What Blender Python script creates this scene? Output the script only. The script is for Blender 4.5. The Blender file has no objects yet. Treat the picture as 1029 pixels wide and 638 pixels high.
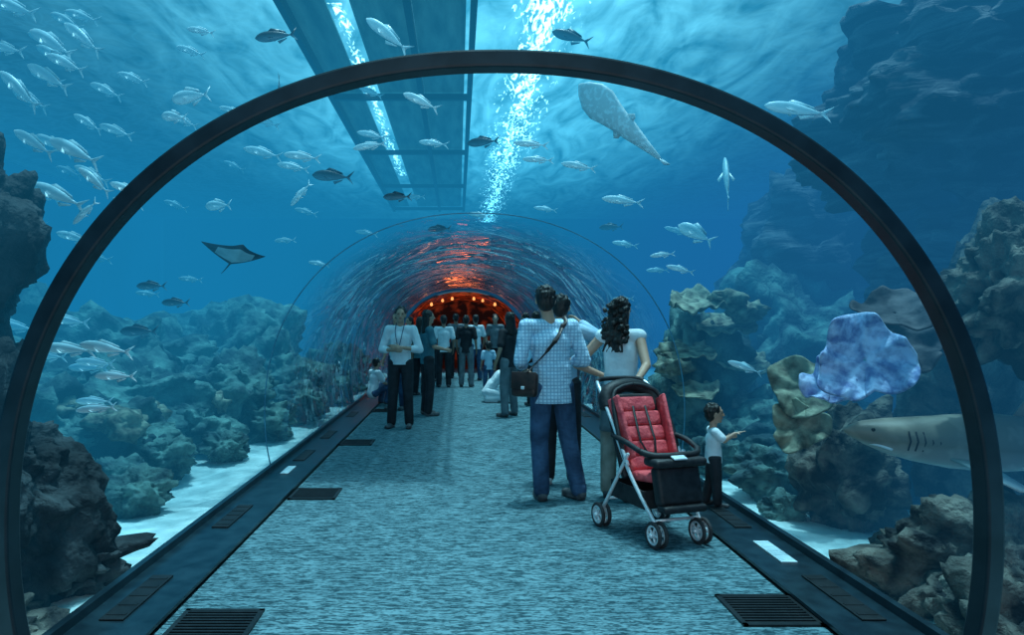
import bpy, bmesh, math, random
from mathutils import Vector, Matrix, noise, Euler
from mathutils.bvhtree import BVHTree
random.seed(7)
scene = bpy.context.scene
COL = scene.collection
scene.view_settings.view_transform = 'Standard'
pi = math.pi
V = Vector

# ------------------------------------------------------------------ materials
def newmat(name):
    m = bpy.data.materials.new(name); m.use_nodes = True
    nt = m.node_tree; nt.nodes.clear()
    out = nt.nodes.new('ShaderNodeOutputMaterial')
    return m, nt, out

def M(name, c1, c2=None, scale=5, rough=.6, metal=0., bump=0., stretch=(1,1,1), detail=5, lo=.35, hi=.65, emis=0., dist=0., bscale=None, bd=.02):
    m, nt, out = newmat(name)
    p = nt.nodes.new('ShaderNodeBsdfPrincipled')
    p.inputs['Roughness'].default_value = rough
    p.inputs['Metallic'].default_value = metal
    c2 = c2 or c1
    tc = nt.nodes.new('ShaderNodeTexCoord'); mp = nt.nodes.new('ShaderNodeMapping')
    mp.inputs['Scale'].default_value = stretch
    nz = nt.nodes.new('ShaderNodeTexNoise'); nz.inputs['Scale'].default_value = scale
    nz.inputs['Detail'].default_value = detail; nz.inputs['Distortion'].default_value = dist
    rp = nt.nodes.new('ShaderNodeValToRGB')
    rp.color_ramp.elements[0].position = lo; rp.color_ramp.elements[0].color = (*c1, 1)
    rp.color_ramp.elements[1].position = hi; rp.color_ramp.elements[1].color = (*c2, 1)
    L = nt.links.new
    L(tc.outputs['Object'], mp.inputs[0]); L(mp.outputs[0], nz.inputs['Vector']); L(nz.outputs['Fac'], rp.inputs[0])
    L(rp.outputs[0], p.inputs['Base Color'])
    if emis:
        L(rp.outputs[0], p.inputs['Emission Color']); p.inputs['Emission Strength'].default_value = emis
    if bump:
        b = nt.nodes.new('ShaderNodeBump'); b.inputs['Strength'].default_value = bump; b.inputs['Distance'].default_value = bd
        src = nz
        if bscale:
            src = nt.nodes.new('ShaderNodeTexNoise'); src.inputs['Scale'].default_value = bscale; src.inputs['Detail'].default_value = 6
            L(mp.outputs[0], src.inputs['Vector'])
        L(src.outputs['Fac'], b.inputs['Height']); L(b.outputs[0], p.inputs['Normal'])
    L(p.outputs[0], out.inputs[0])
    return m

def check_mat():
    m, nt, out = newmat('checked_cotton'); L = nt.links.new
    p = nt.nodes.new('ShaderNodeBsdfPrincipled'); p.inputs['Roughness'].default_value = .85
    tc = nt.nodes.new('ShaderNodeTexCoord')
    vals = []
    for d in ('X', 'Z'):
        w = nt.nodes.new('ShaderNodeTexWave'); w.bands_direction = d; w.inputs['Scale'].default_value = 11
        w.inputs['Distortion'].default_value = .6; w.inputs['Detail Scale'].default_value = .6
        L(tc.outputs['Object'], w.inputs[0])
        r = nt.nodes.new('ShaderNodeValToRGB'); r.color_ramp.elements[0].position = .05; r.color_ramp.elements[1].position = .4
        L(w.outputs['Fac'], r.inputs[0]); vals.append(r)
    mul = nt.nodes.new('ShaderNodeMath'); mul.operation = 'MULTIPLY'
    L(vals[0].outputs[0], mul.inputs[0]); L(vals[1].outputs[0], mul.inputs[1])
    mx = nt.nodes.new('ShaderNodeValToRGB')
    mx.color_ramp.elements[0].color = (.28, .46, .62, 1); mx.color_ramp.elements[1].color = (.58, .78, .90, 1)
    L(mul.outputs[0], mx.inputs[0]); L(mx.outputs[0], p.inputs['Base Color'])
    nz = nt.nodes.new('ShaderNodeTexNoise'); nz.inputs['Scale'].default_value = 9
    L(tc.outputs['Object'], nz.inputs['Vector'])
    b = nt.nodes.new('ShaderNodeBump'); b.inputs['Strength'].default_value = .8; b.inputs['Distance'].default_value = .05
    L(nz.outputs['Fac'], b.inputs['Height']); L(b.outputs[0], p.inputs['Normal']); L(p.outputs[0], out.inputs[0])
    return m

m_skin = M('skin', (.42,.24,.16), (.52,.31,.22), 6, .55)
m_skin_dark = M('skin_tan', (.26,.14,.09), (.33,.19,.13), 6, .55)
m_hair = M('dark_hair', (.004,.003,.003), (.02,.014,.01), 60, .45, bump=.8, stretch=(1,1,.2))
m_white = M('white_cotton', (.62,.70,.74), (.82,.88,.9), 7, .85, bump=.7, bd=.04)
m_blueshirt = M('pale_blue_cotton', (.30,.48,.62), (.42,.6,.72), 7, .85, bump=.6, bd=.04)
m_check = check_mat()
m_jeans = M('blue_denim', (.010,.032,.075), (.05,.115,.22), 5, .85, bump=.8, bscale=10, bd=.05)
m_black = M('black_cotton', (.006,.008,.012), (.018,.022,.03), 7, .8, bump=.6, bd=.04)
m_grey = M('grey_cotton', (.10,.13,.15), (.18,.22,.24), 7, .8, bump=.6, bd=.04)
m_teal = M('teal_cotton', (.03,.12,.16), (.06,.2,.24), 7, .8, bump=.6)
m_beige = M('beige_linen', (.22,.21,.17), (.36,.35,.30), 7, .85, bump=.6, bd=.04)
m_shoe = M('shoe_suede', (.03,.035,.04), (.1,.11,.12), 20, .7)
m_shoe_w = M('white_shoe_rubber', (.5,.53,.55), (.6,.63,.65), 20, .6)
m_leather = M('brown_leather', (.015,.007,.006), (.04,.016,.012), 15, .45, bump=.2)
m_eye = M('eye_dark', (.01,.008,.006), rough=.2)
m_lip = M('lip', (.30,.10,.09), rough=.5)
m_red = M('red_quilt', (.55,.04,.06), (.85,.11,.12), 14, .75, bump=.9, bd=.03)
m_blackfab = M('black_nylon', (.004,.004,.006), (.015,.016,.02), 20, .6, bump=.3)
m_alu = M('brushed_aluminium', (.7,.74,.76), (.85,.88,.9), 40, .3, metal=.35)
m_rubber = M('grey_rubber', (.02,.02,.022), (.04,.04,.045), 30, .8)
m_steel = M('dark_steel', (.006,.011,.016), (.015,.024,.032), 8, .35, metal=.3)
m_ledge = M('dark_stone_ledge', (.004,.012,.018), (.012,.03,.04), 9, .3, bump=.05)
m_grate = M('black_grate_metal', (.003,.006,.008), (.009,.014,.017), 20, .5, metal=.3)
m_plate = M('pale_plate', (.45,.6,.64), (.6,.75,.78), 10, .4)

def carpet():
    m, nt, out = newmat('carpet_weave'); L = nt.links.new
    p = nt.nodes.new('ShaderNodeBsdfPrincipled'); p.inputs['Roughness'].default_value = .95
    p.inputs['Specular IOR Level'].default_value = .1
    tc = nt.nodes.new('ShaderNodeTexCoord')
    cs = []
    for sc, st in ((1., (9, 42, 1)), (1., (30, 110, 1))):
        mp = nt.nodes.new('ShaderNodeMapping'); mp.inputs['Scale'].default_value = st
        L(tc.outputs['Object'], mp.inputs[0])
        n = nt.nodes.new('ShaderNodeTexNoise'); n.inputs['Scale'].default_value = sc; n.inputs['Detail'].default_value = 3
        n.inputs['Distortion'].default_value = .8
        L(mp.outputs[0], n.inputs['Vector']); cs.append(n)
    a = nt.nodes.new('ShaderNodeMath'); a.operation = 'ADD'
    L(cs[0].outputs['Fac'], a.inputs[0]); L(cs[1].outputs['Fac'], a.inputs[1])
    r = nt.nodes.new('ShaderNodeValToRGB')
    mr = nt.nodes.new('ShaderNodeMapRange'); mr.inputs[1].default_value = .75; mr.inputs[2].default_value = 1.25
    L(a.outputs[0], mr.inputs[0]); L(mr.outputs[0], r.inputs[0])
    r.color_ramp.elements[0].position = .28; r.color_ramp.elements[1].position = .72
    r.color_ramp.elements[0].color = (.020,.056,.070,1); r.color_ramp.elements[1].color = (.130,.250,.285,1)
    L(r.outputs[0], p.inputs['Base Color'])
    b = nt.nodes.new('ShaderNodeBump'); b.inputs['Strength'].default_value = .4; b.inputs['Distance'].default_value = .006
    L(a.outputs[0], b.inputs['Height']); L(b.outputs[0], p.inputs['Normal']); L(p.outputs[0], out.inputs[0])
    return m
m_carpet = carpet()
m_sand = M('aquarium_sand', (.42,.55,.55), (.72,.84,.82), 3, .9, bump=.6, bscale=9, bd=.05)
m_rock_d = M('dark_rock', (.003,.006,.009), (.05,.06,.065), 3.5, .85, bump=1., detail=10, bscale=9, lo=.42, hi=.72, bd=.08)
m_rock_b = M('brown_rock', (.008,.010,.012), (.24,.21,.17), 4.5, .85, bump=1., detail=12, bscale=9, lo=.40, hi=.72, dist=.6, bd=.10)
m_rock_t = M('mossy_reef_rock', (.006,.035,.045), (.17,.30,.26), 3.2, .85, bump=1., detail=11, bscale=8, lo=.4, hi=.68, bd=.08)
m_refl_rock = M('striated_reflection_rock', (.004,.008,.022), (.18,.17,.18), 2.2, .85, bump=1., detail=10, stretch=(.5,.5,2.6), dist=1.4, lo=.44, hi=.7, bd=.12)  # for the added rocks that stand in for rock reflections
m_coral_w = M('bluish_coral', (.13,.19,.40), (.52,.64,.86), 12, .7, bump=.9, detail=8, bd=.03, lo=.38, hi=.62)
m_coral_t = M('tan_coral', (.07,.07,.05), (.34,.34,.24), 9, .8, bump=1., bd=.03)
m_coral_dk = M('dark_plate_coral', (.02,.02,.03), (.09,.08,.09), 9, .8, bump=.8, bd=.03)

def fishmat(name, top, bot, z0, z1, rough=.35, spot=0):
    m, nt, out = newmat(name); L = nt.links.new
    p = nt.nodes.new('ShaderNodeBsdfPrincipled'); p.inputs['Roughness'].default_value = rough
    tc = nt.nodes.new('ShaderNodeTexCoord'); sx = nt.nodes.new('ShaderNodeSeparateXYZ'); L(tc.outputs['Object'], sx.inputs[0])
    mr = nt.nodes.new('ShaderNodeMapRange'); mr.inputs[1].default_value = z0; mr.inputs[2].default_value = z1
    L(sx.outputs['Z'], mr.inputs[0])
    r = nt.nodes.new('ShaderNodeValToRGB'); r.color_ramp.elements[0].color = (*bot,1); r.color_ramp.elements[1].color = (*top,1)
    L(mr.outputs[0], r.inputs[0])
    col = r.outputs[0]
    if spot:
        n = nt.nodes.new('ShaderNodeTexNoise'); n.inputs['Scale'].default_value = spot; L(tc.outputs['Object'], n.inputs['Vector'])
        r2 = nt.nodes.new('ShaderNodeValToRGB'); r2.color_ramp.elements[0].position = .5; r2.color_ramp.elements[1].position = .62
        r2.color_ramp.elements[0].color = (.5,.5,.5,1)
        L(n.outputs['Fac'], r2.inputs[0])
        mx = nt.nodes.new('ShaderNodeMixRGB'); mx.blend_type = 'MULTIPLY'; mx.inputs[0].default_value = .45
        L(col, mx.inputs[1]); L(r2.outputs[0], mx.inputs[2]); col = mx.outputs[0]
    L(col, p.inputs['Base Color']); L(p.outputs[0], out.inputs[0])
    return m
m_fish_s = fishmat('silver_fish_skin', (.45,.66,.72), (.95,1.,1.), -.03, .05)
m_fish_d = fishmat('dark_fish_skin', (.01,.03,.05), (.18,.3,.36), -.08, .06)
m_shark = fishmat('shark_skin', (.26,.22,.17), (.9,.9,.85), -.20, -.02, .5, 7)
m_guitar = fishmat('speckled_skin', (.5,.68,.72), (.8,.92,.94), -.03, .05, .5, 22)
m_ray_top = M('ray_back', (.01,.025,.04), (.03,.06,.09), 8, .5)
m_ray_bot = M('ray_belly', (.25,.4,.45), (.4,.55,.6), 5, .5)

def acrylic():
    m, nt, out = newmat('curved_acrylic'); L = nt.links.new
    tr = nt.nodes.new('ShaderNodeBsdfTransparent'); tr.inputs[0].default_value = (.96,.99,.99,1)
    gl = nt.nodes.new('ShaderNodeBsdfGlossy'); gl.inputs['Roughness'].default_value = .03
    gl.inputs[0].default_value = (.9,.97,1,1)
    lw = nt.nodes.new('ShaderNodeLayerWeight'); lw.inputs[0].default_value = .5
    pw = nt.nodes.new('ShaderNodeMath'); pw.operation = 'POWER'; pw.inputs[1].default_value = 3.0; L(lw.outputs['Facing'], pw.inputs[0])
    uv = nt.nodes.new('ShaderNodeTexCoord'); sx = nt.nodes.new('ShaderNodeSeparateXYZ'); L(uv.outputs['Object'], sx.inputs[0])
    # reflection strength is masked by depth, hiding the edge where the panels start
    fd = nt.nodes.new('ShaderNodeMapRange'); fd.interpolation_type = 'SMOOTHSTEP'; fd.inputs[1].default_value = 7.0; fd.inputs[2].default_value = 10.; L(sx.outputs['Y'], fd.inputs[0])
    ma = nt.nodes.new('ShaderNodeMath'); ma.operation = 'MULTIPLY_ADD'; ma.inputs[1].default_value = .98; ma.inputs[2].default_value = .02; L(pw.outputs[0], ma.inputs[0])
    mf = nt.nodes.new('ShaderNodeMath'); mf.operation = 'MULTIPLY'; L(ma.outputs[0], mf.inputs[0]); L(fd.outputs[0], mf.inputs[1])
    mp = nt.nodes.new('ShaderNodeMapping'); mp.inputs['Scale'].default_value = (.9, .8, 1)
    n = nt.nodes.new('ShaderNodeTexNoise'); n.inputs['Scale'].default_value = 1.; n.inputs['Detail'].default_value = 2.
    n.inputs['Distortion'].default_value = 1.2
    L(uv.outputs['UV'], mp.inputs[0]); L(mp.outputs[0], n.inputs['Vector'])
    b = nt.nodes.new('ShaderNodeBump'); b.inputs['Strength'].default_value = .8; b.inputs['Distance'].default_value = .35
    L(n.outputs['Fac'], b.inputs['Height']); L(b.outputs[0], gl.inputs['Normal'])
    mx = nt.nodes.new('ShaderNodeMixShader')
    L(mf.outputs[0], mx.inputs[0]); L(tr.outputs[0], mx.inputs[1]); L(gl.outputs[0], mx.inputs[2]); L(mx.outputs[0], out.inputs[0])
    return m
m_acryl = acrylic()

def watermat():
    m, nt, out = newmat('tank_water'); L = nt.links.new
    at = nt.nodes.new('ShaderNodeAttribute'); at.attribute_name = 'density'
    def mul(k):
        q = nt.nodes.new('ShaderNodeMath'); q.operation = 'MULTIPLY'; q.inputs[1].default_value = k; L(at.outputs['Fac'], q.inputs[0]); return q.outputs[0]
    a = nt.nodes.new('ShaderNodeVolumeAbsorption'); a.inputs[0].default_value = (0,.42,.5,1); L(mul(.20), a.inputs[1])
    e = nt.nodes.new('ShaderNodeEmission'); L(mul(.138), e.inputs[1])  # emission stands in for light scattered by the water
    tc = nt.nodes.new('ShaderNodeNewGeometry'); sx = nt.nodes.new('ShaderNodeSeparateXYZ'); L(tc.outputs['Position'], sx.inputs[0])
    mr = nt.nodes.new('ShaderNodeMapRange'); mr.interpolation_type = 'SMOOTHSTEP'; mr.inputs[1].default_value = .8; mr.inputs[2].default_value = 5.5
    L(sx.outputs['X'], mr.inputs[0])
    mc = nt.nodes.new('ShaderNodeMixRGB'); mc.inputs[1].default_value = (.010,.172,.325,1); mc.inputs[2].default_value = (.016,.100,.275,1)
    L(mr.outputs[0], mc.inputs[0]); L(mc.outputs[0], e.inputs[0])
    ad = nt.nodes.new('ShaderNodeAddShader'); L(a.outputs[0], ad.inputs[0]); L(e.outputs[0], ad.inputs[1]); L(ad.outputs[0], out.inputs['Volume'])
    return m
m_water = watermat()

def surfmat():
    m, nt, out = newmat('rippled_water_surface'); L = nt.links.new
    tr = nt.nodes.new('ShaderNodeBsdfTransparent'); e = nt.nodes.new('ShaderNodeEmission'); ad = nt.nodes.new('ShaderNodeAddShader')
    tc = nt.nodes.new('ShaderNodeTexCoord'); sx = nt.nodes.new('ShaderNodeSeparateXYZ'); L(tc.outputs['Object'], sx.inputs[0])
    d = nt.nodes.new('ShaderNodeMath'); d.operation = 'SUBTRACT'; d.inputs[1].default_value = .1; L(sx.outputs['X'], d.inputs[0])
    ab = nt.nodes.new('ShaderNodeMath'); ab.operation = 'ABSOLUTE'; L(d.outputs[0], ab.inputs[0])
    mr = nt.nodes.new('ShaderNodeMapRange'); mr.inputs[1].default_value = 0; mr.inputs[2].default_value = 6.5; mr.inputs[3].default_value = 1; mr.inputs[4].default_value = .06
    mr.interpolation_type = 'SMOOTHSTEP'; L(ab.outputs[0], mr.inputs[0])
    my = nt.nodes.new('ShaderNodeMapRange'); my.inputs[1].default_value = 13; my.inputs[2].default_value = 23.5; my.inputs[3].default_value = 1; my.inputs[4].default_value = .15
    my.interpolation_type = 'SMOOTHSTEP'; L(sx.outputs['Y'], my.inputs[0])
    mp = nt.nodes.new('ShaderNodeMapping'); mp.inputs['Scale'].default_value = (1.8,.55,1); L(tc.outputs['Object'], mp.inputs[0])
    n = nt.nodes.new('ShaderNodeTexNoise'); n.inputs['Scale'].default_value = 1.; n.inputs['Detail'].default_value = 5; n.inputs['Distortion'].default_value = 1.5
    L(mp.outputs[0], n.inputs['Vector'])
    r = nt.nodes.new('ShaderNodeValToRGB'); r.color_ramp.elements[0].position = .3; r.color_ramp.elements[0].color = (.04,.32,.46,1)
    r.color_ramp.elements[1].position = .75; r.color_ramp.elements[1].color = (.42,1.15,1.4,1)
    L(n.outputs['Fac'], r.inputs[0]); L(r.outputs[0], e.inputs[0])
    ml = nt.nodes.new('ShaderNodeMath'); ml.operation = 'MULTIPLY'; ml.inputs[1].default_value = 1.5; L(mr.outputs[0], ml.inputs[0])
    m2 = nt.nodes.new('ShaderNodeMath'); m2.operation = 'MULTIPLY'; L(ml.outputs[0], m2.inputs[0]); L(my.outputs[0], m2.inputs[1]); L(m2.outputs[0], e.inputs[1])  # painted glow: emission brightest over the centre, faded to sides and far end
    # caustics are painted: a noise mask in the transparency patterns the sunlight
    v = nt.nodes.new('ShaderNodeTexNoise'); v.inputs['Scale'].default_value = 2.2; v.inputs['Detail'].default_value = 1.5; v.inputs['Distortion'].default_value = 1.6
    L(tc.outputs['Object'], v.inputs['Vector'])
    vr = nt.nodes.new('ShaderNodeValToRGB'); els = vr.color_ramp.elements
    els[0].position = .38; els[0].color = (.35,.35,.35,1); els[1].position = .62; els[1].color = (.35,.35,.35,1)
    q = els.new(.5); q.color = (1,1,1,1)
    L(v.outputs['Fac'], vr.inputs[0]); L(vr.outputs[0], tr.inputs[0])
    L(tr.outputs[0], ad.inputs[0]); L(e.outputs[0], ad.inputs[1]); L(ad.outputs[0], out.inputs[0])
    return m
m_surf = surfmat()

def stripmat(name, w):
    m, nt, out = newmat(name); L = nt.links.new
    tr = nt.nodes.new('ShaderNodeBsdfTransparent'); e = nt.nodes.new('ShaderNodeEmission'); mx = nt.nodes.new('ShaderNodeMixShader')
    e.inputs[0].default_value = (.6,.93,1,1); e.inputs[1].default_value = 9
    tc = nt.nodes.new('ShaderNodeTexCoord'); mp = nt.nodes.new('ShaderNodeMapping'); mp.inputs['Scale'].default_value = (5,1.2,1); L(tc.outputs['Object'], mp.inputs[0])
    n = nt.nodes.new('ShaderNodeTexNoise'); n.inputs['Scale'].default_value = 2.2; n.inputs['Detail'].default_value = 7; n.inputs['Distortion'].default_value = 2
    L(mp.outputs[0], n.inputs['Vector'])
    sx = nt.nodes.new('ShaderNodeSeparateXYZ'); L(tc.outputs['Object'], sx.inputs[0])
    ab = nt.nodes.new('ShaderNodeMath'); ab.operation = 'ABSOLUTE'; L(sx.outputs['X'], ab.inputs[0])
    fa = nt.nodes.new('ShaderNodeMath'); fa.operation = 'MULTIPLY_ADD'; fa.inputs[1].default_value = -.20/w; fa.inputs[2].default_value = .05; L(ab.outputs[0], fa.inputs[0])
    ad = nt.nodes.new('ShaderNodeMath'); L(n.outputs['Fac'], ad.inputs[0]); L(fa.outputs[0], ad.inputs[1])
    r = nt.nodes.new('ShaderNodeValToRGB'); r.color_ramp.elements[0].position = .49; r.color_ramp.elements[1].position = .68
    L(ad.outputs[0], r.inputs[0]); L(r.outputs[0], mx.inputs[0]); L(tr.outputs[0], mx.inputs[1]); L(e.outputs[0], mx.inputs[2]); L(mx.outputs[0], out.inputs[0])
    return m
m_redglow = M('red_lit_vault', (.010,.003,.003), (.75,.07,.012), 3.2, .6, emis=.4, lo=.5, hi=.62, dist=1.)  # red hall light painted as colour and emission
m_gantry = M('gantry_steel', (.02,.09,.10), (.07,.22,.21), 2, .5, stretch=(3,.5,1), emis=.30)  # emission paints a lit look onto the panels; the steel is no lamp
m_wallr = M('tank_wall_navy', (.015,.02,.08), (.04,.05,.15), .6, .8)
m_walll = M('tank_wall_blue', (.03,.12,.20), (.06,.20,.32), .6, .8)

# ------------------------------------------------------------------ mesh helpers
def link(ob): COL.objects.link(ob); return ob
def mesh_obj(name, bm, mat, smooth=True, parent=None, label=None, category=None, **kw):
    me = bpy.data.meshes.new(name); bm.to_mesh(me); bm.free()
    for p in me.polygons: p.use_smooth = smooth
    for mm in (mat if isinstance(mat, (list, tuple)) else [mat]): me.materials.append(mm)
    ob = link(bpy.data.objects.new(name, me))
    if parent: ob.parent = parent
    if label: ob['label'] = label
    if category: ob['category'] = category
    for k, v in kw.items(): ob[k] = v
    return ob
def empty(name, loc, yaw, label, category, **kw):
    e = link(bpy.data.objects.new(name, None)); e.location = loc; e.rotation_euler = (0,0,yaw); e.empty_display_size = .1
    e['label'] = label; e['category'] = category
    for k, v in kw.items(): e[k] = v
    return e
def rings(bm, rs, cap=True, closed=False):
    vs = [[bm.verts.new(p) for p in r] for r in rs]
    n = len(vs[0])
    for a, b in zip(vs, vs[1:] + ([vs[0]] if closed else [])):
        for i in range(n):
            j = (i+1) % n
            bm.faces.new((a[i], a[j], b[j], b[i]))
    if cap and not closed:
        bm.faces.new(list(reversed(vs[0]))); bm.faces.new(vs[-1])
def frame(d, side=None):
    d = d.normalized()
    s = V(side) if side is not None else (V((1,0,0)) if abs(d.x) < .9 else V((0,1,0)))
    u = s - d*s.dot(d)
    if u.length < 1e-4: u = d.orthogonal()
    u.normalize(); return u, d.cross(u)
def capsule(bm, p0, p1, r0, r1, side=None, flat=1., n=12):
    p0, p1 = V(p0), V(p1); d = p1-p0
    if d.length < 1e-5: d = V((0,0,1e-3)); p1 = p0+d
    u, v = frame(d, side); d.normalize(); rs = []
    f = min(1., flat) if flat < 1 else 1.
    for k in range(4):
        t = (k+.35)/4*pi/2
        rs.append([p0 - d*r0*math.cos(t)*f + (u*math.cos(a)+v*flat*math.sin(a))*r0*math.sin(t) for a in [2*pi*i/n for i in range(n)]])
    for k in range(4):
        t = (k)/4*pi/2
        rs.append([p1 + d*r1*math.sin(t)*f + (u*math.cos(a)+v*flat*math.sin(a))*r1*math.cos(t) for a in [2*pi*i/n for i in range(n)]])
    rings(bm, rs)
def ellipsoid(bm, c, r, mat=None):
    mm = Matrix.Translation(V(c)) @ (mat or Matrix.Identity(4)) @ Matrix.Diagonal((r[0], r[1], r[2], 1))
    bmesh.ops.create_uvsphere(bm, u_segments=16, v_segments=10, radius=1, matrix=mm)
def tube(bm, pts, r, n=10, closed=False, side=None, flat=1.):
    pts = [V(p) for p in pts]; rs = []; prev = None
    N = len(pts)
    for i, p in enumerate(pts):
        if closed: d = pts[(i+1) % N]-pts[i-1]
        else: d = pts[min(i+1, N-1)]-pts[max(i-1, 0)]
        u, v = frame(d, side if side is not None else prev)
        prev = u
        rr = r[i] if isinstance(r, (list, tuple)) else r
        rs.append([p+(u*math.cos(a)+v*flat*math.sin(a))*rr for a in [2*pi*k/n for k in range(n)]])
    rings(bm, rs, cap=not closed, closed=closed)
def smoothpts(pts, k=6):
    pts = [V(p) for p in pts]; out = []
    for i in range(len(pts)-1):
        a, b, c, d = pts[max(i-1,0)], pts[i], pts[i+1], pts[min(i+2, len(pts)-1)]
        for j in range(k):
            t = j/k
            out.append(.5*((2*b)+(-a+c)*t+(2*a-5*b+4*c-d)*t*t+(-a+3*b-3*c+d)*t**3))
    out.append(pts[-1]); return out
def box(bm, c, s, rot=None, bev=0.):
    mm = Matrix.Translation(V(c)) @ (rot.to_matrix().to_4x4() if rot else Matrix.Identity(4)) @ Matrix.Diagonal((*s, 1))
    r = bmesh.ops.create_cube(bm, size=1, matrix=mm)
    if bev:
        es = list({e for v in r['verts'] for e in v.link_edges})
        bmesh.ops.bevel(bm, geom=es, offset=bev, segments=3, affect='EDGES', profile=.5)
def solid(name, fn, voxel, mat, parent=None, it=3, cut=None, **kw):
    bm = bmesh.new(); fn(bm)
    bmesh.ops.recalc_face_normals(bm, faces=bm.faces)
    me = bpy.data.meshes.new('tmp'); bm.to_mesh(me); bm.free()
    t = link(bpy.data.objects.new('tmp', me))
    r = t.modifiers.new('r', 'REMESH'); r.mode = 'VOXEL'; r.voxel_size = voxel
    s = t.modifiers.new('s', 'SMOOTH'); s.factor = .5; s.iterations = it
    dg = bpy.context.evaluated_depsgraph_get()
    nm = bpy.data.meshes.new_from_object(t.evaluated_get(dg)); nm.name = name
    bpy.data.objects.remove(t); bpy.data.meshes.remove(me)
    if cut is not None:
        bm = bmesh.new(); bm.from_mesh(nm)
        bmesh.ops.bisect_plane(bm, geom=bm.verts[:]+bm.edges[:]+bm.faces[:], plane_co=(0,0,cut), plane_no=(0,0,1), clear_inner=True)
        be = [e for e in bm.edges if e.is_boundary]
        if be: bmesh.ops.edgeloop_fill(bm, edges=be)
        bm.to_mesh(nm); bm.free()
    nm.materials.clear(); nm.materials.append(mat)
    for p in nm.polygons: p.use_smooth = len(p.vertices) < 6
    ob = link(bpy.data.objects.new(name, nm))
    if parent: ob.parent = parent
    for k, v in kw.items(): ob[k] = v
    return ob

# ------------------------------------------------------------------ setting
A0, B0, ZC, PE = 2.11, 2.0, .59, 2.15
def profile(off=0., n=72, zmin=0., a0=A0, b0=B0):
    a, b = a0+off, b0+off
    s0 = -((ZC-zmin)/b)**(PE/2); ph0 = math.asin(s0); pts = []
    for i in range(n+1):
        ph = ph0 + (pi-2*ph0)*i/n
        c, s = math.cos(ph), math.sin(ph)
        pts.append((a*math.copysign(abs(c)**(2/PE), c), ZC+b*math.copysign(abs(s)**(2/PE), s)))
    return pts
# carpet
bm = bmesh.new(); box(bm, (0, 10.5, -.05), (3.22, 27, .1)); mesh_obj('floor', bm, m_carpet, False, kind='structure', label='teal woven carpet walkway')
for i, sx in enumerate((-1, 1)):
    bm = bmesh.new(); box(bm, (sx*1.86, 10.5, -.03), (.49, 27, .11), bev=.008)
    box(bm, (sx*1.63, 10.5, .02), (.03, 27, .03)); box(bm, (sx*2.03, 10.5, .04), (.04, 27, .06))
    mesh_obj('trim_%d' % (i+1), bm, m_ledge, False, kind='structure', label='dark polished stone ledge beside carpet')
# acrylic tunnel panels (curved, reflective)
pr = profile(n=96); Y0, Y1, NY = 7.2, 22., 46
bm = bmesh.new(); uvl = bm.loops.layers.uv.new('UVMap'); rows = []
arc = [0.]
for a, b in zip(pr, pr[1:]): arc.append(arc[-1]+math.hypot(b[0]-a[0], b[1]-a[1]))
for j in range(NY+1):
    y = Y0+(Y1-Y0)*j/NY; rows.append([bm.verts.new((x, y, z)) for x, z in pr])
for j in range(NY):
    for i in range(len(pr)-1):
        f = bm.faces.new((rows[j][i], rows[j][i+1], rows[j+1][i+1], rows[j+1][i]))
        for lp, (jj, ii) in zip(f.loops, ((j,i),(j,i+1),(j+1,i+1),(j+1,i))):
            lp[uvl].uv = (arc[ii], Y0+(Y1-Y0)*jj/NY)
mesh_obj('window_1', bm, m_acryl, kind='structure', label='clear curved acrylic tunnel wall')
# water: one volume whose density is zero inside the tunnel
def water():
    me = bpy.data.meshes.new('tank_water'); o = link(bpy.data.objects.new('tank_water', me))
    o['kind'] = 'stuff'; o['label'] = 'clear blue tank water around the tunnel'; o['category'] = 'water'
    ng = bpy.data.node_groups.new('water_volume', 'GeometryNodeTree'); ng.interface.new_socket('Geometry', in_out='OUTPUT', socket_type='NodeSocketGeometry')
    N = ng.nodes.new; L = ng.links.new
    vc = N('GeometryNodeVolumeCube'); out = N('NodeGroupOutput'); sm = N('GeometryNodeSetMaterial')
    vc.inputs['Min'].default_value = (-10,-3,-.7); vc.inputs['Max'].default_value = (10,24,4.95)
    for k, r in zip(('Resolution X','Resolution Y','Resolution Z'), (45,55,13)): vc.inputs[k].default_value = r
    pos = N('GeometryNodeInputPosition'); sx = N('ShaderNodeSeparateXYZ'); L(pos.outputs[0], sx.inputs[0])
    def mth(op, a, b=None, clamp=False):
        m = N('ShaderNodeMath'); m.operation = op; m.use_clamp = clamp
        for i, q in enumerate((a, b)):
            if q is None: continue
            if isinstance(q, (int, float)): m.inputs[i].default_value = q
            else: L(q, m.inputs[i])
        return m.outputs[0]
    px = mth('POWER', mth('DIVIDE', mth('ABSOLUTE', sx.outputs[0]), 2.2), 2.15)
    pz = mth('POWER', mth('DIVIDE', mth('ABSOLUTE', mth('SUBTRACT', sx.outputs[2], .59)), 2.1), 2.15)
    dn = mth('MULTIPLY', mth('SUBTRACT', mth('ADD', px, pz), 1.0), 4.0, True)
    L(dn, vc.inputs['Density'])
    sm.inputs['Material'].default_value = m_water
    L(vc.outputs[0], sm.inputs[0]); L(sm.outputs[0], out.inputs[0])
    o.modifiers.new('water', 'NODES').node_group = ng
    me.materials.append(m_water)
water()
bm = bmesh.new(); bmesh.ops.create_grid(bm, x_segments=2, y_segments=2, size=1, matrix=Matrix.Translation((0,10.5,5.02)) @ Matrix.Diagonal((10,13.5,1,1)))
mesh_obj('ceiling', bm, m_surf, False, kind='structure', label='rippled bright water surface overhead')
for nm, x, mt in (('wall_left', -10.15, m_walll), ('wall_right', 10.15, m_wallr)):
    bm = bmesh.new(); box(bm, (x, 10.5, 2.2), (.1, 27, 5.8)); mesh_obj(nm, bm, mt, False, kind='structure', label='far painted tank wall')
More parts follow.
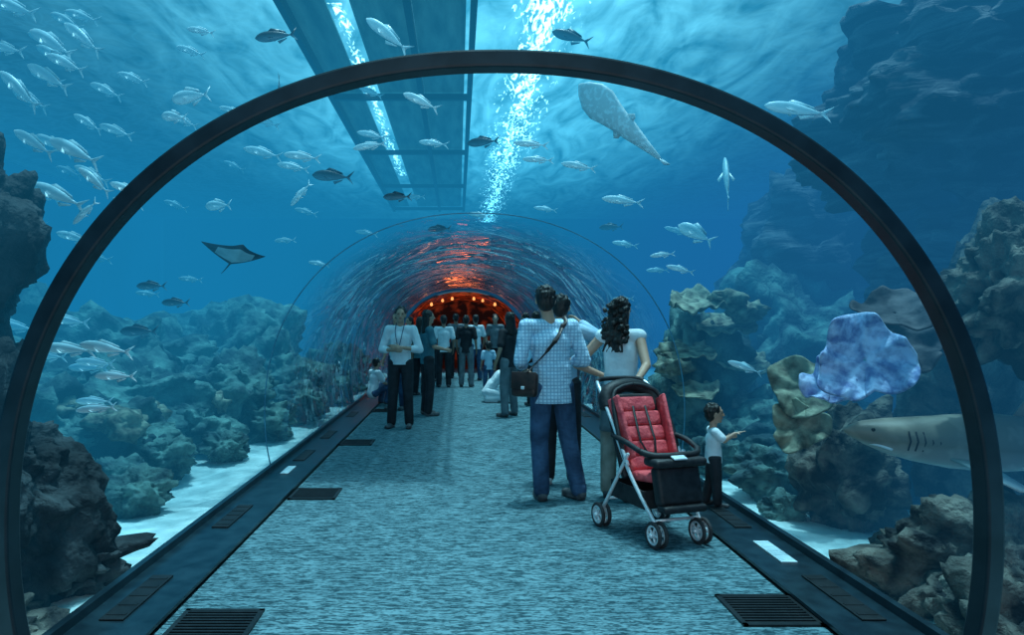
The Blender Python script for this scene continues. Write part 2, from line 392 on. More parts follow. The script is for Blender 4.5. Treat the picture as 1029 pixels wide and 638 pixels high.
poly2 = [(-10,-.7), (-2.12,-.7)] + [(x, z) for x, z in reversed(profile(.02))] + [(2.12,-.7), (10,-.7), (10,5), (-10,5)]
bm = bmesh.new(); bm.faces.new([bm.verts.new((x, 23.95, z)) for x, z in poly2]); mesh_obj('wall_back', bm, m_walll, False, kind='structure', label='tank end wall around tunnel mouth')
# sand beds
for sx in (-1, 1):
    bm = bmesh.new(); nx, ny = 60, 130; g = []
    for j in range(ny+1):
        row = []
        for i in range(nx+1):
            x = sx*(2.06+7.9*(i/nx)**1.4); y = -2.9+26.7*j/ny
            z = -.13+.06*noise.noise(V((x*.8, y*.8, 0)))+.02*noise.noise(V((x*4, y*4, 3)))+.05*max(0, abs(x)-3)
            row.append(bm.verts.new((x, y, z)))
        g.append(row)
    for j in range(ny):
        for i in range(nx):
            f = (g[j][i], g[j][i+1], g[j+1][i+1], g[j+1][i]); bm.faces.new(f if sx > 0 else tuple(reversed(f)))
    mesh_obj('sand_bed', bm, m_sand, kind='stuff', label='pale rippled sand on the tank bottom', category='sand')
# exit hall, red light painted as glow on vault and end wall
bm = bmesh.new()
pv = profile(-.12, n=40, zmin=0)
a = [[bm.verts.new((x, y, z)) for x, z in pv] for y in (22., 24., 26., 28., 30.)]
for q in range(4):
    for i in range(len(pv)-1): bm.faces.new((a[q][i], a[q][i+1], a[q+1][i+1], a[q+1][i]))
mesh_obj('ceiling_exit', bm, m_redglow, kind='structure', label='red lit vaulted passage at tunnel end')
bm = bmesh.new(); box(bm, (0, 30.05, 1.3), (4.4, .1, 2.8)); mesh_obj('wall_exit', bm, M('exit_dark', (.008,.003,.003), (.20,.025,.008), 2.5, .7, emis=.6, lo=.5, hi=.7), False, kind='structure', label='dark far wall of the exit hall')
bm = bmesh.new(); box(bm, (0, 27, -.05), (4.2, 6, .1)); mesh_obj('floor_exit', bm, m_ledge, False, kind='structure', label='dark floor of the exit hall')
m_bulb = M('orange_lamp_glass', (1.,.32,.08), (1.,.4,.12), 5, .4, emis=1.5)
for x, y in ((-1.0,22.6),(-.35,23.2),(.35,23.2),(1.0,22.6),(-.7,25),(.7,25)):
    bm = bmesh.new(); capsule(bm, (0,0,0), (0,0,.03), .05, .035)
    o = mesh_obj('ceiling_lamp', bm, m_bulb, label='small orange glowing lamp in the exit passage', category='lamp', group='orange ceiling lamps'); o.location = (x, y, 2.30 if abs(x) < .8 else 2.10)

# arch frame and seams
def arch(name, y, w, dep, off, mat, label):
    p = profile(off, n=110, zmin=-.02); q = profile(off-w, n=110, zmin=-.02)
    bm = bmesh.new(); rs = []
    for (x0, z0), (x1, z1) in zip(p, q):
        rs.append([V((x0, y-dep/2, z0)), V((x0, y+dep/2, z0)), V((x1, y+dep/2, z1)), V((x1+.0, y-dep/2, z1))])
    rings(bm, rs); bmesh.ops.recalc_face_normals(bm, faces=bm.faces)
    ob = mesh_obj(name, bm, mat, False, label=label, category='arch frame')
    b = ob.modifiers.new('b', 'BEVEL'); b.width = min(w, dep)*.15; b.segments = 2
    return ob
arch('arch_frame', 3.1, .075, .10, .055, m_steel, 'dark metal arch rib around the acrylic tunnel')
m_seam = M('seam_silicone', (.04,.20,.30), (.07,.28,.40), 5, .3)
arch('tunnel_seam', 7.2, .008, .02, .004, m_seam, 'thin translucent joint between curved acrylic panels')
arch('tunnel_seam', 13., .012, .03, .004, m_seam, 'thin translucent joint between curved acrylic panels')

# overhead gantry and lamps
for xc, yc, w, l, lab in ((.82, 15.5, .46, 8.4, 'long overhead lamp row broken up by ripples'), (-1.45, 12., .11, 4.4, 'narrow overhead lamp row broken up by ripples')):
    bm = bmesh.new(); bmesh.ops.create_grid(bm, x_segments=1, y_segments=1, size=1, matrix=Matrix.Diagonal((w,l,1,1)))
    o = mesh_obj('light_strip', bm, stripmat('rippled_lamp_light', w), False, label=lab, category='light'); o.location = (xc, yc, 4.88)
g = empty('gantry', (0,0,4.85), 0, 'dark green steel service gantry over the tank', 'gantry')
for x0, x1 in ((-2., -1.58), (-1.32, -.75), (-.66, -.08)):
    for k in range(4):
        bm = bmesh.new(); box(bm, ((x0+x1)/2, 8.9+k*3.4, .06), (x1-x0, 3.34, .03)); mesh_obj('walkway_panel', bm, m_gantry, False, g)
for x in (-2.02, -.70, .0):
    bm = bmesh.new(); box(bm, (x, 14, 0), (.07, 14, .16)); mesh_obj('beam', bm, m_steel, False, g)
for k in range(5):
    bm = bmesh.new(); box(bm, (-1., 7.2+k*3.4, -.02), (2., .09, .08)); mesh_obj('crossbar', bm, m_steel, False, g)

# floor grates & plates
def grate(x, y, w, d, n):
    bm = bmesh.new()
    for sx in (-1,1): box(bm, (sx*(w/2-.012), 0, .006), (.024, d, .012))
    for sy in (-1,1): box(bm, (0, sy*(d/2-.012), .006), (w, .024, .012))
    for i in range(n): box(bm, (0, -d/2+d*(i+1)/(n+1), .006), (w-.03, d/(n+1)*.45, .010))
    box(bm, (0,0,.0015), (w-.02, d-.02, .001))
    o = mesh_obj('floor_grate', bm, m_grate, False, label='black slatted ventilation grate set in the carpet', category='grate', group='floor grates'); o.location = (x, y, 0)
for x, y in ((-1.36,3.48), (-1.40,6.2), (-1.42,8.9), (1.42,3.68), (-1.42,12.2)): grate(x, y, .40, .40, 11)
def plate(x, y, w, d, mat, lab):
    bm = bmesh.new(); box(bm, (0,0,.005), (w, d, .01), bev=.003)
    for k in range(5): box(bm, (0, -d*.4+d*.2*k, .011), (w*.8, d*.04, .003))
    o = mesh_obj('ledge_plate', bm, mat, False, label=lab, category='plate', group='plates in the ledge'); o.location = (x, y, .025)
for s in (-1, 1):
    for y in (3.8, 5.4, 7.9, 9.4, 11.5): plate(s*1.86, y, .12, .62, m_grate, 'black slotted cover plate in the dark ledge')
plate(1.84, 4.55, .10, .42, m_plate, 'pale rectangular light plate in the dark ledge')
plate(-1.85, 7.1, .08, .35, m_plate, 'pale rectangular light plate in the dark ledge')

# ------------------------------------------------------------------ rocks & coral
def rock(c, s, mat, seed, sub=4, lab='rough reef rock on the sand', amp=.45, name='rock', rotz=0.):
    bm = bmesh.new(); bmesh.ops.create_icosphere(bm, subdivisions=sub, radius=1)
    o = V((seed*7.3, seed*3.1, seed*1.7))
    for v in bm.verts:
        p = v.co.copy(); q = p*1.3+o
        d = 1+amp*noise.fractal(q, .8, 2.1, 6)
        vd = noise.voronoi(q*1.6)[0]; d += .30*min(.6, vd[1]-vd[0])-.08
        q2 = p*4+o; vd = noise.voronoi(q2)[0]; d += amp*(.16*min(.7, vd[1]-vd[0])+.14*noise.fractal(q2*1.5, .6, 2.2, 4))
        v.co = V((p.x*s[0], p.y*s[1], p.z*s[2]))*d
    ob = mesh_obj(name, bm, mat, label=lab, category='coral' if 'coral' in name else 'rock'); ob.location = c; ob.rotation_euler = (0,0,rotz)
    return ob
# near left dark rocks
rock((-2.85,4.0,.50), (.50,.5,.74), m_rock_d, 1, 6, 'tall dark jagged rock beside the tunnel')
rock((-3.1,4.2,1.9), (.40,.4,.75), m_rock_d, 2, 6, 'dark upright rock pillar beside the tunnel')
rock((-2.65,4.35,.0), (.42,.38,.2), m_rock_d, 3, 5, 'low dark rock on the sand')
rock((-2.6,3.55,-.1), (.38,.4,.2), m_rock_b, 4, 5, 'low dark rock on the sand')
rock((-3.6,3.4,.3), (.6,.8,.8), m_rock_d, 5, 5, 'dark jagged rock beside the tunnel')
# near right rocks
rock((3.05,4.15,-.1), (.76,.55,.54), m_rock_b, 6, 6, 'large brown craggy boulder beside the tunnel')
rock((2.62,3.5,-.15), (.42,.45,.42), m_rock_b, 7, 5, 'brown craggy boulder beside the tunnel')
rock((3.9,3.6,-.05), (.7,.6,.55), m_rock_b, 8, 5, 'brown craggy boulder beside the tunnel')
rock((3.0,5.75,.25), (.40,.4,.55), m_rock_b, 9, 5, 'brown boulder behind the shark')
rock((3.34,4.3,1.62), (.44,.45,.46), m_rock_b, 10, 6, 'overhanging brown reef rock')
rock((4.1,5.6,1.0), (.6,.5,1.3), m_rock_b, 11, 5, 'tall brown reef rock pillar')
# right seabed
for i, (x, y, z, s) in enumerate(((2.75,6.6,.08,.34),(3.2,7.2,.15,.42),(2.62,7.6,.05,.3),(3.7,6.6,.2,.5),(2.55,6.0,-.08,.18),(2.9,8.4,.1,.4),(3.9,8.2,.3,.7),(2.55,9.8,.1,.35),(2.6,12,.1,.45),(2.8,15,.3,.6),(3.0,18,.4,.8))):
    rock((x,y,z), (s,s*.9,s*.75), m_rock_t, 20+i, 5, 'mossy boulder on the sand beside the tunnel')
# coral mound right mid
rock((3.0,9.3,.7), (.62,.7,.95), m_rock_t, 31, 5, 'tall coral covered reef mound', .5)
for i in range(9):
    a = i*.7; rock((2.85+.45*math.cos(a*1.3), 8.9+.4*math.sin(a*2.1), .5+i*.16), (.22,.22,.12), m_coral_t, 40+i, 3, 'tan knobbly coral head on the reef mound', .6, 'coral_head')
rock((5.0,11,1.), (1.4,1.5,1.3), m_rock_t, 33, 5, 'large mossy reef mound')
# rocks added upper right, standing for rock reflections and darkening the water
rock((5.25,7.4,3.70), (1.40,1.6,1.08), m_refl_rock, 34, 6, 'added dark striated rock standing for reflections high in the tank', .4, rotz=.3)
rock((5.6,7.6,1.6), (1.0,1.2,1.4), m_refl_rock, 35, 6, 'added dark striated rock standing for reflections in the tank', .4)
rock((6.0,12.,2.4), (1.3,2.,1.6), m_refl_rock, 36, 5, 'added dark striated rock standing for reflections in the tank', .4)
# left reef
ri = 0
for (x, y, z, s) in ((-2.9,6.1,.03,.26),(-3.35,6.6,.0,.3),(-3.2,7.4,.1,.34),(-3.9,6.4,.1,.42),(-3.7,7.6,.25,.5),(-4.6,7.4,.35,.7),(-4.2,8.8,.5,.8),(-5.6,8.2,.5,.9),(-3.4,8.9,.2,.45),
        (-2.85,8.3,.05,.25),(-3.5,10.2,.5,.7),(-5,10.5,.8,1.1),(-2.9,10,.1,.4),(-2.75,11.6,.2,.42),(-3.6,12.4,.5,.9),(-6.6,10.6,.8,1.3),(-6.2,6.6,.2,.8),(-5.2,6,.0,.6),(-7.5,8,.5,1.2),(-4.6,13.5,.8,1.3),(-2.9,14.5,.2,.6),(-3.,17.5,.4,.8)):
    rock((x,y,z), (s,s*.95,s*.72), m_rock_t, 60+ri, 5, 'mossy reef boulder on the sand', .55); ri += 1
for i in range(14):
    x = -3.2-random.random()*3; y = 6.5+random.random()*6
    rock((x, y, .35+.16*(abs(x)-2.6)), (.2,.2,.13), m_coral_t, 90+i, 3, 'knobbly coral head on the reef', .7, 'coral_head')

def ruffle(name, c, r, mat, nrm, lab, waves=7, amp=.18, cup=.2, seed=0, span=2*pi):
    bm = bmesh.new(); nr, na = 14, 120; g = []
    for i in range(nr+1):
        t = .03+.97*i/nr; row = []
        for k in range(na+1):
            a = span*k/na - span/2
            rad = r*t*(1+.14*math.sin(a*3+seed)*t+.14*noise.noise(V((math.cos(a)*2, math.sin(a)*2, seed))))
            z = r*(cup*t*t + amp*t**2*math.sin(a*waves+2.2*t+seed+1.5*noise.noise(V((math.cos(a)*1.5,math.sin(a)*1.5,seed+t))))+.25*noise.noise(V((rad*math.cos(a)*9, rad*math.sin(a)*9, seed)))*t)
            row.append(bm.verts.new((rad*math.cos(a), rad*math.sin(a), z)))
        g.append(row)
    for i in range(nr):
        for k in range(na): bm.faces.new((g[i][k], g[i+1][k], g[i+1][k+1], g[i][k+1]))
    ob = mesh_obj(name, bm, mat, label=lab, category='coral'); ob.location = c
    ob.rotation_euler = V(nrm).to_track_quat('Z', 'X').to_euler()
    s = ob.modifiers.new('s', 'SOLIDIFY'); s.thickness = r*.05
    return ob
ruffle('fan_coral', (2.47,4.65,1.24), .27, m_coral_w, (-.45,-.85,.15), 'large ruffled bluish white leaf coral', 7, .22, .35, 1)
ruffle('fan_coral', (2.34,4.8,1.08), .17, m_coral_w, (-.6,-.7,.5), 'ruffled pale leaf coral', 6, .26, .3, 2)
ruffle('plate_coral', (2.85,4.95,1.55), .24, m_coral_dk, (-.2,-.5,.8), 'dark curved plate coral', 5, .1, .2, 3)
ruffle('plate_coral', (3.0,5.1,1.30), .26, m_coral_dk, (-.3,-.6,.7), 'dark curved plate coral', 5, .12, .2, 4)
ruffle('plate_coral', (2.55,5.6,.98), .26, m_coral_t, (-.4,-.8,.5), 'brownish leaf coral on the rock', 6, .16, .2, 5)
ruffle('plate_coral', (2.45,5.5,.68), .20, m_coral_t, (-.5,-.8,.4), 'brownish leaf coral on the rock', 6, .2, .2, 6)
for i, (x, y, z, r) in enumerate(((2.75,8.7,1.75,.38),(3.1,8.8,1.45,.34),(2.6,8.6,1.15,.3),(3.3,8.7,1.0,.3),(2.6,8.3,.7,.26))):
    ruffle('table_coral', (x,y,z), r, m_coral_t, (-.1,-.35,1), 'tan table coral on the reef mound', 5, .08, .1, i)

# ------------------------------------------------------------------ fish
def loft(bm, st, n=14):
    rs = []
    for x, zc, h, w in st:
        rs.append([V((x, w*math.cos(a), zc+h*math.sin(a))) for a in [2*pi*i/n for i in range(n)]])
    rings(bm, rs)
def fin(bm, pts, nrm, th):
    n = V(nrm).normalized()*th/2
    a = [bm.verts.new(V(p)+n) for p in pts]; b = [bm.verts.new(V(p)-n) for p in pts]
    bm.faces.new(a); bm.faces.new(list(reversed(b)))
    for i in range(len(pts)):
        j = (i+1) % len(pts); bm.faces.new((a[j], a[i], b[i], b[j]))
def fish_mesh(name, h, w, mat, fork=.16):
    bm = bmesh.new(); st = []
    for i in range(15):
        t = i/14; x = .5-t*.85
        k = (math.sin(pi*min(1, t**.72))**.8)*(1-.15*t)
        st.append((x, 0.01*math.sin(pi*t), max(.012, h*k), max(.006, w*k)))
    loft(bm, st)
    fin(bm, [(-.33,0,.012), (-.52,0,fork), (-.5,0,fork*.8), (-.41,0,0), (-.5,0,-fork*.8), (-.52,0,-fork), (-.33,0,-.012)], (0,1,0), .006)
    fin(bm, [(.2,0,h*.9), (.1,0,h*1.45), (-.02,0,h*1.25), (-.22,0,h*.75), (-.26,0,h*.4)], (0,1,0), .006)
    fin(bm, [(-.02,0,-h*.85), (-.06,0,-h*1.35), (-.24,0,-h*.65), (-.26,0,-h*.4)], (0,1,0), .006)
    for s in (-1,1):
        fin(bm, [(.2,s*w*.85,-.01), (.08,s*(w+.08),-.06), (.04,s*(w+.05),-.07), (.14,s*w*.9,-.035)], (0,.3,1), .005)
        ellipsoid(bm, (.40,s*w*.52,.015), (.013,.008,.013))
    bmesh.ops.recalc_face_normals(bm, faces=bm.faces)
    me = bpy.data.meshes.new(name); bm.to_mesh(me); bm.free(); me.materials.append(mat)
    for p in me.polygons: p.use_smooth = True
    return me
FM = {'s': (fish_mesh('silver_fish', .10, .05, m_fish_s, .13), 'slender silvery fish with forked tail swimming', 'silver fish school'),
      't': (fish_mesh('trevally', .18, .06, m_fish_s, .2), 'deep bodied silver fish with forked tail swimming', 'deep bodied silver fish'),
      'd': (fish_mesh('dark_fish', .14, .06, m_fish_d, .17), 'dark blue grey fish with forked tail swimming', 'dark tank fish')}
proto = {}
def fish(k, x, z, L, yaw, pitch=0, y=7.2):
    me, lab, grp = FM[k]
    if k not in proto:
        ob = bpy.data.objects.new({'s':'silver_fish','t':'trevally','d':'dark_fish'}[k], me); proto[k] = ob
        ob['label'] = lab; ob['category'] = 'fish'; ob['group'] = grp
    else: ob = proto[k].copy()
    COL.objects.link(ob); ob.location = (x, y, z); ob.scale = (L,)*3
    ob.rotation_euler = (0, math.radians(-pitch), math.radians(yaw))
# yaw 0 = heading +X, 180 = heading -X ; pitch>0 nose up
for r in (('s',-3.10,3.56,.42,165,20),('s',-2.90,3.36,.46,160,30),('s',-2.70,3.40,.38,165,38),('s',-3.09,3.03,.40,170,42),('s',-2.92,3.13,.40,165,30),
          ('s',-2.74,3.18,.34,165,25),('s',-3.14,3.28,.34,165,15),('s',-2.70,2.61,.48,160,24),('s',-2.87,2.34,.48,165,22),('s',-3.0,2.68,.38,165,30),('s',-2.58,2.42,.30,170,38),
          ('s',-2.40,2.38,.28,165,20),('s',-2.66,2.22,.24,170,-40),('t',-1.94,2.98,.28,170,-5),('t',-2.10,2.88,.2,165,10),('d',-1.40,3.42,.28,185,-8),('s',-1.87,3.41,.22,165,15),
          ('d',-1.37,3.03,.24,95,-80),('s',-.64,3.41,.40,165,40),('s',-.42,2.99,.30,160,28),
          ('s',-2.62,.90,.27,185,-5),('s',-2.50,1.31,.40,170,8),('s',-2.84,1.30,.40,175,4),('s',-2.42,1.13,.3,172,0),('s',2.10,2.90,.44,175,10)):
    fish(*r, y=4.8+random.uniform(-.12,.12))
for r in (('s',-3.7,3.9,.4,165,25),('s',-3.45,3.65,.42,165,30),('s',-3.75,3.35,.42,165,28),('s',-3.2,3.95,.36,165,20),('s',-3.6,3.0,.42,165,25),('s',-3.3,2.75,.4,165,25),('s',-3.05,3.1,.36,165,20),('s',-3.75,2.6,.4,165,22),('s',-2.85,3.5,.32,165,20),
          ('s',-2.5,3.2,.3,165,25),('s',-2.95,2.5,.32,165,15),('s',-3.4,2.2,.36,170,15),('s',-2.4,3.75,.3,165,20),('s',-2.1,3.3,.3,165,20),('s',-3.55,1.5,.4,172,6),('s',-3.2,1.15,.36,172,3),('s',-3.65,1.2,.36,172,3),('s',-3.1,.85,.32,176,0),
          ('s',-3.5,4.05,.38,165,28),('s',-3.15,3.45,.36,165,25),('s',-3.75,3.62,.38,165,22),('s',-3.35,3.2,.34,165,30),('s',-1.45,2.85,.34,165,10),('s',-.9,2.95,.3,165,-5),('s',.45,3.0,.3,168,8)):
    fish(*r, y=6.0+random.uniform(-.25,.25))
for r in (('s',-2.0,3.08,.42,165,15),('d',-1.42,2.95,.42,175,5),('s',-1.75,2.98,.34,170,12),('t',-2.45,2.6,.28,165,0),
          ('s',-1.65,2.7,.3,165,-45),('d',-.8,2.8,.3,175,0),('s',-4.4,1.45,.5,175,8),('s',-3.75,1.05,.45,170,0),
          ('d',-3.2,1.85,.3,180,0),('d',-3.15,1.7,.3,180,0),('s',-4.62,1.7,.4,170,20),('d',-3.35,1.4,.4,175,0),
          ('s',1.5,2.72,.42,175,8),('t',2.35,2.43,.42,150,30),('s',1.98,2.2,.26,175,-5),('s',2.18,2.05,.3,170,15),('s',2.63,1.05,.34,165,20),
          ('s',2.5,2.9,.65,75,55),('d',.95,4.3,.4,170,20),('d',.1,3.4,.36,160,0),('s',-1.1,3.95,.3,165,25),('s',-.4,3.2,.3,165,10),('s',.6,3.05,.3,170,5),('s',-1.0,3.3,.32,165,15),('s',1.0,3.0,.34,170,12),('s',-2.1,3.5,.34,165,20)):
    fish(*r, y=7.2+random.uniform(-.5,.5))
for r in (('s',-2.5,3.2,.4,165,15,11),('s',-3.6,3.9,.4,165,25,11),('s',-4.5,3.3,.45,165,20,11),('s',-.9,3.6,.4,165,0,12),('d',-.5,3.2,.45,165,0,13),('s',-1.7,3.0,.4,170,10,12),('s',-2.3,2.4,.35,170,10,11),('s',-2.7,2.7,.35,165,0,10.5),
          ('s',2.4,2.7,.4,170,10,11),('s',2.9,2.3,.35,175,0,11),('s',2.6,1.9,.35,175,0,12),('s',3.2,2.9,.4,165,20,11),('d',2.4,3.1,.4,160,0,12),('s',-5.6,3.6,.5,160,20,10),('s',-6.1,2.9,.5,165,15,10),('s',-5.2,2.4,.5,165,10,10),('s',.2,3.3,.4,165,10,12),('s',-3.9,2.1,.35,175,5,10),('s',-4.5,1.9,.35,175,5,10),('s',1.3,3.4,.4,165,10,12)):
    fish(*r)
def basis(loc, xa, za):
    x = V(xa).normalized(); z = V(za); z = (z-x*z.dot(x)).normalized(); y = z.cross(x)
    m = Matrix((x, y, z)).transposed().to_4x4(); m.translation = V(loc); return m
# ray
def ray(loc, span, xa, za, lab):
    bm = bmesh.new(); n, mch = 28, 12; top = []; bot = []
    for i in range(n+1):
        u = -1+2*i/n; au = abs(u)
        xl = .42*(1-au**1.15)-.12*au+.06*math.exp(-(au/.16)**2); xt = -.36*(1-au**.8)-.14*au
        rt, rb = [], []
        for k in range(mch+1):
            t = k/mch; x = xl+(xt-xl)*t; th = .075*(1-au**.9)*math.sin(pi*t)**.6
            z = .22*au**1.7
            rt.append(bm.verts.new((x, u*.62, z+th+.002))); rb.append(bm.verts.new((x, u*.62, z-th*.6-.002)))
        top.append(rt); bot.append(rb)
    for i in range(n):
        for k in range(mch):
            bm.faces.new((top[i][k], top[i+1][k], top[i+1][k+1], top[i][k+1]))
            f = bm.faces.new((bot[i][k], bot[i][k+1], bot[i+1][k+1], bot[i+1][k]))
            f.material_index = 1 if 5 < i < n-6 and 2 <= k <= mch-3 else 0
        for k in (0, mch): bm.faces.new((top[i][k], bot[i][k], bot[i+1][k], top[i+1][k]))
    tube(bm, smoothpts([(-.3,0,0),(-.6,0,.03),(-.95,0,.08)]), [.02-.0013*q for q in range(13)])
    bmesh.ops.recalc_face_normals(bm, faces=bm.faces)
    o = mesh_obj('stingray', bm, [m_ray_top, m_ray_bot], label=lab, category='ray')
    o.matrix_world = basis(loc, xa, za) @ Matrix.Scale(span, 4)
ray((-2.22,6.6,2.10), .48, (.50,-.70,.35), (-.15,.55,.85), 'ray with dark back and pale belly gliding')
# guitarfish
bm = bmesh.new()
loft(bm, [(.62,0,.004,.012),(.55,0,.02,.09),(.42,0,.04,.17),(.28,0,.06,.19),(.14,0,.075,.15),(0,0,.08,.12),(-.15,0,.07,.10),(-.35,0,.045,.06),(-.55,0,.02,.026),(-.62,0,.006,.008)])
fin(bm, [(-.12,0,.03),(-.2,0,.14),(-.24,0,.12),(-.22,0,.03)], (0,1,0), .012); fin(bm, [(-.36,0,.02),(-.43,0,.11),(-.46,0,.1),(-.44,0,.02)], (0,1,0), .012)
fin(bm, [(-.55,0,.0),(-.7,0,.1),(-.68,0,.0),(-.66,0,-.05)], (0,1,0), .012)
for s in (-1,1): fin(bm, [(.05,s*.07,0),(-.06,s*.17,-.01),(-.1,s*.14,-.01),(-.1,s*.06,0)], (0,0,1), .012)
bmesh.ops.recalc_face_normals(bm, faces=bm.faces)
o = mesh_obj('guitarfish', bm, m_guitar, label='large pale speckled guitarfish swimming above the tunnel', category='fish')
o.matrix_world = basis((1.10,5.6,3.05), (-.62,.1,.62), (.25,.8,.5)) @ Matrix.Scale(.72, 4)
# sharks
def shark(loc, s, yaw, pitch, lab):
    e = empty('shark', loc, yaw, lab, 'shark'); e.rotation_euler = (0, pitch, yaw); e.scale = (s,)*3
    bm = bmesh.new()
    loft(bm, [(1.22,.03,.008,.015),(1.18,.03,.04,.06),(1.08,.025,.085,.115),(.92,.01,.13,.15),(.72,0,.165,.18),(.45,0,.20,.20),(.15,.01,.215,.20),(-.15,.02,.19,.17),(-.5,.04,.14,.12),(-.85,.06,.09,.07),(-1.15,.08,.05,.04),(-1.3,.1,.03,.02)], 20)
    fin(bm, [(.05,0,.18),(-.12,0,.44),(-.2,0,.42),(-.22,0,.17)], (0,1,0), .02); fin(bm, [(-.6,0,.14),(-.72,0,.33),(-.8,0,.31),(-.8,0,.12)], (0,1,0), .02)
    fin(bm, [(-1.2,0,.14),(-1.65,0,.5),(-1.7,0,.42),(-1.42,0,.12),(-1.45,0,-.05),(-1.22,0,.05)], (0,1,0), .02)
    fin(bm, [(-.65,0,-.05),(-.78,0,-.2),(-.84,0,-.18),(-.84,0,-.03)], (0,1,0), .02)
    for q in (-1,1): fin(bm, [(.55,q*.14,-.1),(.3,q*.52,-.24),(.22,q*.5,-.24),(.3,q*.14,-.12)], (0,.3,1), .02)
    bmesh.ops.recalc_face_normals(bm, faces=bm.faces)
    mesh_obj('body', bm, m_shark, parent=e)
    for q in (-1,1):
        for k in range(5):
            bm = bmesh.new(); x = .84-k*.05; tube(bm, [(x, q*.158, .07), (x-.012, q*(.172+k*.003), .0), (x-.005, q*.155, -.07)], .006, 6); mesh_obj('gill_slit', bm, m_black, parent=e)
        bm = bmesh.new(); ellipsoid(bm, (1.06, q*.105, .055), (.016,.012,.016)); mesh_obj('eye', bm, m_eye, parent=e)
    bm = bmesh.new(); tube(bm, smoothpts([(.92,-.11,-.075),(1.02,-.085,-.05),(1.08,0,-.045),(1.02,.085,-.05),(.92,.11,-.075)]), .012, 8); mesh_obj('mouth', bm, m_white, parent=e)
shark((3.42,4.62,.69), .88, pi-.06, -.06, 'large brown sand tiger shark with pale belly swimming past boulders')

